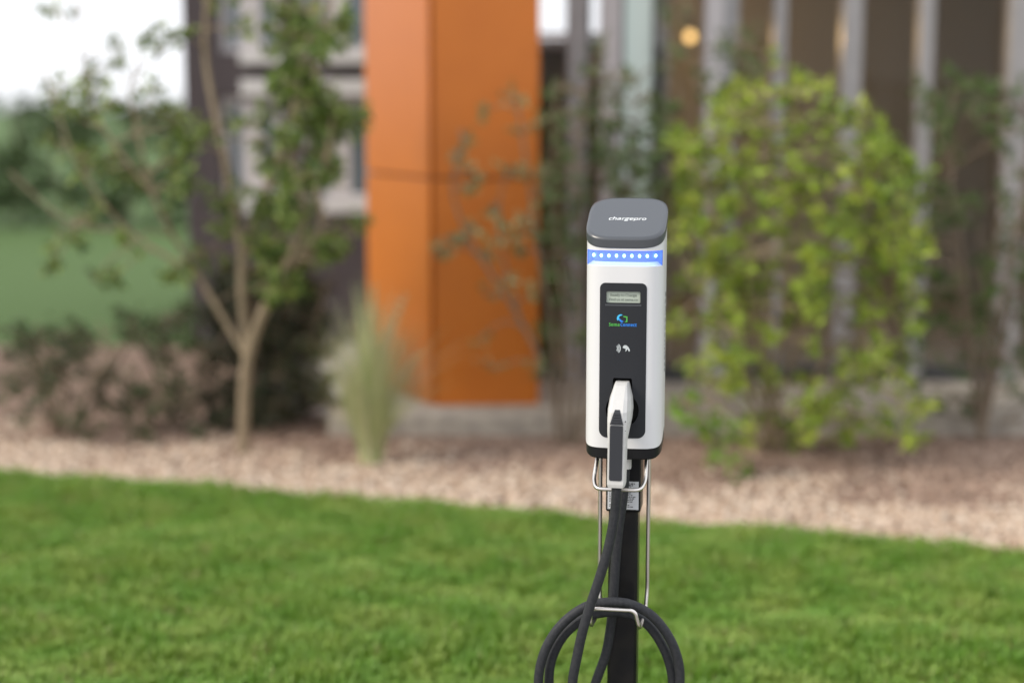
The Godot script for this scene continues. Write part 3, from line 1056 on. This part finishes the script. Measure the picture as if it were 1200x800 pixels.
func build_ground() -> void:
	var s := Shape.new()
	s.flat4(Vector3(-300, 0, -300), Vector3(300, 0, -300), Vector3(300, 0, 300), Vector3(-300, 0, 300), Vector3.UP)
	structure("ground", s, M.turf)
	# planted bed behind the lawn
	s = Shape.new()
	for k in 40:
		var x0 := -5.0 + 0.25 * k
		var x1 := x0 + 0.25
		s.flat4(Vector3(x0, 0.004, lawn_edge(x0)), Vector3(x1, 0.004, lawn_edge(x1)), Vector3(x1, 0.004, -10.98), Vector3(x0, 0.004, -10.98), Vector3.UP)
	structure("planting_bed", s, M.soil)
	s = Shape.new()
	s.box(Vector3(-1.5, 0.0, -10.95), Vector3(-0.94, 0.03, -8.35), 0.01)
	structure("pavement", s, M.pale_concrete)
	s = Shape.new()
	s.box(Vector3(-0.92, -0.02, -8.95), Vector3(4.6, 0.115, -7.93), 0.015)
	structure("kerb", s, M.concrete)

	# parking ground that the station serves, where the camera stands
	s = Shape.new()
	s.flat4(Vector3(-40, 0.006, 40), Vector3(40, 0.006, 40), Vector3(40, 0.006, -2.86), Vector3(-40, 0.006, -2.86), Vector3.UP)
	structure("car_park", s, M.paving)
	s = Shape.new()
	s.box(Vector3(-12, -0.02, -3.0), Vector3(12, 0.11, -2.86), 0.015)
	structure("kerb", s, M.concrete)

	# grass blades
	rng.seed = 5
	var lumps := FastNoiseLite.new()
	lumps.seed = 9
	lumps.frequency = 1.6
	lumps.fractal_octaves = 3
	var dry := FastNoiseLite.new()
	dry.seed = 31
	dry.frequency = 2.6
	dry.fractal_octaves = 3
	var tuft := Shape.new()
	for k in 14:
		var a := rng.randf() * TAU
		var p := Vector3(cos(a), 0, sin(a)) * sqrt(rng.randf()) * 0.022
		var dir := Vector3(cos(a + rng.randf_range(-0.8, 0.8)), 0, sin(a))
		var h := rng.randf_range(0.6, 1.0)
		var lean := rng.randf_range(0.1, 0.7)
		var side := Vector3(-dir.z, 0, dir.x).normalized() * 0.0016
		tuft.tint = Color(1, 1, 1) * rng.randf_range(0.8, 1.2)
		var p1 := p + Vector3(0, h * 0.028, 0) + dir * h * lean * 0.008
		var p2 := p + Vector3(0, h * 0.050, 0) + dir * h * lean * 0.035
		tuft.flat4(p - side * 1.2, p + side * 1.2, p1 + side, p1 - side, dir)
		tuft.flat(p1 - side, p1 + side, p2, dir + Vector3.UP * 0.5)
	var spots := []
	var cols := []
	for k in 80000:
		var x := rng.randf_range(-3.4, 3.4)
		var z := rng.randf_range(-7.7, -3.02)
		if z < lawn_edge(x) - rng.randf() * 0.03:
			continue
		if abs(x) > 0.9 - z * 0.36:
			continue
		if Vector2(x - 0.2495, z + 3.5).length() < 0.15:
			continue
		var n := lumps.get_noise_2d(x, z * 0.8)
		var e := dry.get_noise_2d(x * 1.3, z * 1.3)
		var hh := rng.randf_range(0.75, 1.15) * (1.0 + n * 0.85)
		var b := Basis(Vector3.UP, rng.randf() * TAU).scaled(Vector3(1.0, hh, 1.0))
		spots.append(Transform3D(b, Vector3(x, 0.0, z)))
		var c := Color(0.14, 0.29, 0.022).lerp(Color(0.26, 0.35, 0.055), clamp(0.40 + e * 0.85 + rng.randf_range(-0.15, 0.15), 0.0, 1.0))
		if rng.randf() < 0.02:
			c = Color(0.30, 0.27, 0.10)
		cols.append(c * (1.0 + rng.randf_range(-0.12, 0.12)))
	scatter_copies("grass", "short green lawn grass around the charging station", "grass", tuft.mesh(), M.blade, spots, cols)

	# gravel: pinkish stones near the lawn, brown chips and smaller stones towards the building
	var stone := Shape.new()
	stone.ball(Vector3.ZERO, Vector3(1, 0.62, 0.8), 7, 5)
	for k in stone.v.size():
		var p := stone.v[k]
		stone.v[k] = p * (1.0 + 0.16 * sin(p.x * 5.1 + p.y * 3.0) + 0.13 * sin(p.z * 6.3 + 1.0))
	spots = []
	cols = []
	for k in 46000:
		var x := rng.randf_range(-3.6, 3.6)
		var z := rng.randf_range(-8.4, -5.2)
		if z > lawn_edge(x) - 0.01 or (z < -7.9 and x > -0.94):
			continue
		var far: float = (lawn_edge(x) - z) / 1.2
		var brown: bool = rng.randf() < smoothstep(0.32, 0.92, far + lumps.get_noise_2d(x, z) * 0.5)
		var r := rng.randf_range(0.007, 0.015) if brown else rng.randf_range(0.008, 0.020)
		var b := Basis.from_euler(Vector3(rng.randf_range(-0.5, 0.5), rng.randf() * TAU, rng.randf_range(-0.5, 0.5))).scaled(Vector3(r, r, r))
		spots.append(Transform3D(b, Vector3(x, r * rng.randf_range(0.2, 0.8), z)))
		var c: Color
		if brown:
			c = [Color(0.29, 0.19, 0.135), Color(0.21, 0.135, 0.10), Color(0.36, 0.25, 0.19), Color(0.44, 0.32, 0.25)][rng.randi() % 4]
		else:
			c = [Color(0.54, 0.42, 0.325), Color(0.46, 0.34, 0.25), Color(0.62, 0.515, 0.415), Color(0.38, 0.265, 0.185), Color(0.57, 0.44, 0.335)][rng.randi() % 5]
		cols.append(c * rng.randf_range(0.85, 1.15))
	scatter_copies("gravel", "pinkish gravel and brown chips between the lawn and the kerb", "gravel", stone.mesh(), M.stone, spots, cols)


func scatter_copies(called: String, label: String, category: String, mesh: Mesh, m: Material, spots: Array, cols: Array) -> void:
	var mm := MultiMesh.new()
	mm.transform_format = MultiMesh.TRANSFORM_3D
	mm.use_colors = true
	mm.mesh = mesh
	mm.instance_count = spots.size()
	for k in spots.size():
		mm.set_instance_transform(k, spots[k])
		mm.set_instance_color(k, cols[k])
	var o := MultiMeshInstance3D.new()
	o.name = numbered(called)
	o.multimesh = mm
	o.material_override = m
	add_child(o)
	tag(o, label, category, "", "stuff")


# ---------------------------------------------------------------- buildings
func build_column() -> void:
	# a five sided column clad in orange sheet panels with open joints
	var c := on_ground(507, 475, 0.115)
	c.y = 0.115
	var dd := -c.z
	var right := at(631, 475, dd + 0.03)
	var left := at(433, 475, dd + 0.74)
	right.y = c.y
	left.y = c.y
	var root := thing("clad_column", "tall column clad in glossy orange panels beside the glazed entrance", "column", c)
	var a := left - c
	var b := right - c
	var core := Shape.new()
	var back := Vector3(b.x - 0.02, 0, -0.95)
	var back2 := Vector3(a.x + 0.02, 0, -0.85)
	var top := 4.3
	var outline := [Vector3(0, 0, -0.022), b * 0.995 + Vector3(-0.004, 0, -0.02), back, back2, a * 0.98 + Vector3(0.022, 0, -0.01)]
	for k in outline.size():
		var p: Vector3 = outline[k]
		var q: Vector3 = outline[(k + 1) % outline.size()]
		core.flat4(p, q, q + Vector3(0, top, 0), p + Vector3(0, top, 0), ((p + q) / 2.0 - Vector3(0, 0, -0.35)) * Vector3(1, 0, 1))
	for k in range(1, outline.size() - 1):
		core.flat(outline[0] + Vector3(0, top, 0), outline[k] + Vector3(0, top, 0), outline[k + 1] + Vector3(0, top, 0), Vector3.UP)
	part("core", core, M.joint, root)
	var joint := at(507, 209, dd).y - c.y
	for f in [[Vector3.ZERO, b, Vector3(b.z, 0, -b.x) * -1.0], [Vector3.ZERO, a, Vector3(a.z, 0, -a.x)]]:
		var run: Vector3 = f[1]
		var l := run.length()
		var x := run.normalized()
		var nrm: Vector3 = x.cross(Vector3.UP)
		if nrm.z < 0.0:
			nrm = -nrm
		var t := Transform3D(Basis(x, Vector3.UP, nrm), Vector3.ZERO)
		for h in [[0.0, joint - 0.007], [joint + 0.007, joint + 1.2], [joint + 1.214, top]]:
			var s := Shape.new()
			s.box(Vector3(0.014, h[0], -0.012), Vector3(l, h[1], 0.004), 0.002, t)
			part("panel", s, M.orange, root)
	# returns of the panel skin round the back
	var s := Shape.new()
	s.flat4(b, back, back + Vector3(0, top, 0), b + Vector3(0, top, 0), Vector3.RIGHT)
	part("panel", s, M.orange, root)


func boxed(called: String, x0: float, x1: float, y0: float, y1: float, z0: float, z1: float, m: Material, parent: Node, bevel := 0.004) -> MeshInstance3D:
	var s := Shape.new()
	s.box(Vector3(min(x0, x1), min(y0, y1), min(z0, z1)), Vector3(max(x0, x1), max(y0, y1), max(z0, z1)), bevel)
	return part(called, s, m, parent)


func build_brick_wing() -> void:
	var z := -11.0
	var root := thing("brick_building", "dark brick wall with pale framed windows behind the young tree", "building", Vector3(0, 0, z))
	var y_of := func(y: float) -> float: return at(400, y, 11.0).y
	var x_of := func(x: float) -> float: return at(x, 150, 11.0).x
	var lo0: float = y_of.call(236)
	var lo1: float = y_of.call(112)
	var up0: float = y_of.call(62)
	var up1 := up0 + 1.3
	var cols := []
	for x in [[352, 441], [258, 330]]:
		cols.append([x_of.call(x[0]), x_of.call(x[1])])
	# masonry around the openings
	var xs := [-2.1, cols[1][0], cols[1][1], cols[0][0], cols[0][1], -0.2]
	for k in range(0, 6, 2):
		boxed("wall", xs[k], xs[k + 1], 0, 4.6, -0.3, 0, M.brick, root)
	for c in cols:
		boxed("wall", c[0], c[1], 0, lo0, -0.3, -0.0015, M.brick, root)
		boxed("wall", c[0], c[1], lo1, up0, -0.3, -0.0015, M.brick, root)
		boxed("wall", c[0], c[1], up1, 4.6, -0.3, -0.0015, M.brick, root)
		for r in [[lo0, lo1], [up0, up1]]:
			var mid: float = (c[0] + c[1]) / 2.0
			var w := boxed("window", c[0] + 0.002, c[0] + 0.055, r[0] + 0.002, r[1] - 0.002, -0.12, -0.05, M.frame_lilac, root)
			boxed("frame", c[1] - 0.055, c[1] - 0.002, r[0] + 0.002, r[1] - 0.002, -0.12, -0.05, M.frame_lilac, w)
			boxed("frame", c[0] + 0.055, c[1] - 0.055, r[1] - 0.06, r[1] - 0.002, -0.12, -0.052, M.frame_lilac, w)
			boxed("frame", c[0] + 0.055, c[1] - 0.055, r[0] + 0.002, r[0] + 0.05, -0.12, -0.052, M.frame_lilac, w)
			boxed("mullion", mid - 0.075, mid + 0.075, r[0] + 0.05, r[1] - 0.06, -0.12, -0.048, M.frame_lilac, w)
			for g in [[c[0] + 0.055, mid - 0.075], [mid + 0.075, c[1] - 0.055]]:
				boxed("pane", g[0], g[1], r[0] + 0.05, r[1] - 0.06, -0.092, -0.086, M.window_glass, w, 0.0)
				boxed("blind", g[0] + 0.01, g[1] - 0.06, r[0] + 0.3, r[1] - 0.06, -0.16, -0.155, M.frame_white, w, 0.0)
			boxed("sill", c[0] + 0.15, c[1] + 0.05, r[0] - 0.075, r[0] + 0.001, -0.10, 0.07, M.frame_white, w)
			boxed("lintel", c[0] + 0.15, c[1] + 0.05, r[1], r[1] + 0.11, -0.10, 0.05, M.frame_white, w)
	# closed rooms behind the windows
	boxed("back_wall", -2.1, -0.2, 0, 4.6, -3.1, -3.0, M.room, root)
	boxed("floor", -2.1, -0.2, -0.01, 0.04, -3.0, -0.3, M.room, root)
	boxed("roof", -2.2, -0.1, 4.6, 4.75, -3.1, 0.1, M.frame_dark, root)
	boxed("end_wall", -2.2, -2.101, 0, 4.6, -3.1, 0, M.brick, root)
	boxed("end_wall", -0.199, -0.1, 0, 4.6, -3.1, -0.01, M.brick, root)


func build_entrance() -> void:
	var dd := 8.9
	var root := thing("glazed_entrance", "grey framed glass entrance front beside the orange column", "building", Vector3(0, 0.115, -dd))
	var x_of := func(x: float) -> float: return at(x, 100, dd).x
	var y_of := func(y: float) -> float: return at(700, y, dd).y - 0.115
	var head: float = y_of.call(44)
	var top := 3.0
	# bars across the front: from, to (photo columns), material
	for q in [[664, 688, M.frame_grey, 0.10], [688, 692, M.frame_dark, 0.07], [703, 727, M.frame_lilac, 0.11], [727, 731, M.frame_dark, 0.07], [765, 769, M.frame_dark, 0.07], [824, 846, M.frame_lilac, 0.12], [846, 864, M.frame_grey, 0.09], [905, 920, M.frame_grey, 0.09], [985, 1008, M.frame_grey, 0.10], [1075, 1092, M.frame_grey, 0.09], [1180, 1205, M.frame_grey, 0.10]]:
		boxed("mullion", x_of.call(q[0]) + 0.0005, x_of.call(q[1]) - 0.0005, 0.0, top, -0.08, q[3] - 0.06, q[2], root)
	# panes and what fills the openings
	for q in [[630, 664, "pane", M.glass], [692, 703, "pane", M.glass], [731, 765, "frosted_pane", M.frosted], [769, 824, "pane", M.glass], [864, 905, "pane", M.glass], [920, 985, "pane", M.glass], [1008, 1075, "pane", M.glass], [1092, 1180, "pane", M.glass]]:
		var x0: float = x_of.call(q[0]) + 0.001
		var x1: float = x_of.call(q[1]) - 0.001
		if q[0] < 700:
			boxed("transom_pane", x0, x1, head + 0.03, top, -0.02, -0.012, M.glass, root, 0.0)
			boxed("transom_bar", x0, x1, head, head + 0.028, -0.04, 0.01, M.frame_lilac, root)
			boxed(q[2], x0, x1, 0.09, head - 0.001, -0.02, -0.012, q[3], root, 0.0)
		else:
			boxed(q[2], x0, x1, 0.09, top, -0.02, -0.012, q[3], root, 0.0)
		boxed("bottom_rail", x0, x1, 0.0, 0.089, -0.05, 0.01, M.frame_dark, root)
	# lobby behind the glass
	# a low vestibule in the first bay, the sky showing above it, and the full height lobby beside it
	boxed("side_wall", 0.02, 0.12, 0, head - 0.05, -4.0, -0.1, M.wood_wall, root)
	boxed("wood_wall", 0.12, 0.818, 0, head - 0.05, -0.55, -0.50, M.wood_wall, root)
	boxed("vestibule_roof", 0.02, 0.818, head - 0.049, head - 0.005, -4.1, -0.1, M.frame_lilac, root)
	boxed("back_wall", 0.12, 0.818, 0, head - 0.05, -4.1, -4.0, M.room, root)
	boxed("side_wall", 0.82, 0.86, 0, 3.0, -4.0, -0.1, M.room, root)
	boxed("back_wall", 0.861, 3.9, 0, 3.0, -4.1, -4.0, M.room, root)
	boxed("side_wall", 3.8, 3.9, 0, 3.2, -4.0, -0.1, M.room, root)
	boxed("floor", 0.12, 3.8, -0.02, 0.003, -4.0, -0.08, M.concrete, root)
	boxed("ceiling", 0.861, 3.8, 3.0, 3.1, -4.0, -0.1, M.frame_lilac, root)
	boxed("fascia", 0.02, 3.9, 3.001, 4.3, -0.1, 0.08, M.frame_grey, root)
	boxed("roof", 0.82, 3.95, 4.3, 4.45, -4.1, 0.15, M.frame_dark, root)

	# pendant lamp in the lobby
	var p := at(809, 43, 11.6)
	var lamp := thing("pendant_lamp", "small warm globe lamp hanging behind the entrance glass", "lamp", p)
	var s := Shape.new()
	s.ball(Vector3.ZERO, Vector3(0.035, 0.035, 0.035), 16, 10)
	part("globe", s, M.lamp, lamp)
	s = Shape.new()
	s.tube(PackedVector3Array([Vector3(0, 0.035, 0), Vector3(0, 0.06, 0), Vector3(0, 0.09, 0)]), 0.02, 0.012, 10)
	part("holder", s, M.frame_dark, lamp)
	s = Shape.new()
	s.tube(PackedVector3Array([Vector3(0, 0.09, 0), Vector3(0, 3.115 - p.y, 0)]), 0.004, 0.004, 6)
	part("cord", s, M.frame_dark, lamp)
	var o := OmniLight3D.new()
	o.name = "lamp_glow"
	o.light_color = Color(1.0, 0.82, 0.55)
	o.light_energy = 0.25
	o.light_size = 0.04
	o.omni_range = 12.0
	o.omni_attenuation = 2.0
	o.shadow_enabled = true
	lamp.add_child(o)


func _ready() -> void:
	# camera: a portrait lens, wide open, focused on the station
	var cam := Camera3D.new()
	cam.name = "camera"
	add_child(cam)
	cam.position = Vector3(0, EYE, 0)
	cam.rotation.x = -tilt
	var lens := CameraAttributesPhysical.new()
	lens.frustum_focal_length = 12.0 * FOCAL_PX / 400.0
	lens.frustum_focus_distance = 3.44
	lens.frustum_near = 0.05
	lens.frustum_far = 1000.0
	lens.exposure_aperture = 1.05
	cam.attributes = lens
	cam.current = true

	var env := Environment.new()
	env.background_mode = Environment.BG_SKY
	var sky := Sky.new()
	var sm := ProceduralSkyMaterial.new()
	sm.sky_top_color = Color(0.865, 0.885, 0.915)
	sm.sky_horizon_color = Color(0.86, 0.865, 0.88)
	sm.sky_curve = 0.3
	sm.ground_bottom_color = Color(0.25, 0.28, 0.2)
	sm.ground_horizon_color = Color(0.5, 0.52, 0.5)
	sky.sky_material = sm
	env.sky = sky
	env.tonemap_mode = Environment.TONE_MAPPER_LINEAR
	env.tonemap_exposure = 1.8
	env.sdfgi_enabled = true
	env.ssao_enabled = true
	env.ssil_enabled = true
	var we := WorldEnvironment.new()
	we.name = "world_environment"
	we.environment = env
	add_child(we)

	var sun := DirectionalLight3D.new()
	sun.name = "sun"
	add_child(sun)
	sun.light_energy = 0.5
	sun.light_color = Color(1.0, 0.965, 0.91)
	sun.light_angular_distance = 20.0
	sun.shadow_enabled = true
	sun.look_at_from_position(Vector3.ZERO, Vector3(0.85, -0.70, -0.34))

	make_materials()
	build_ground()
	build_column()
	build_brick_wing()
	build_entrance()
	build_station()
	build_cable()
	build_planting()
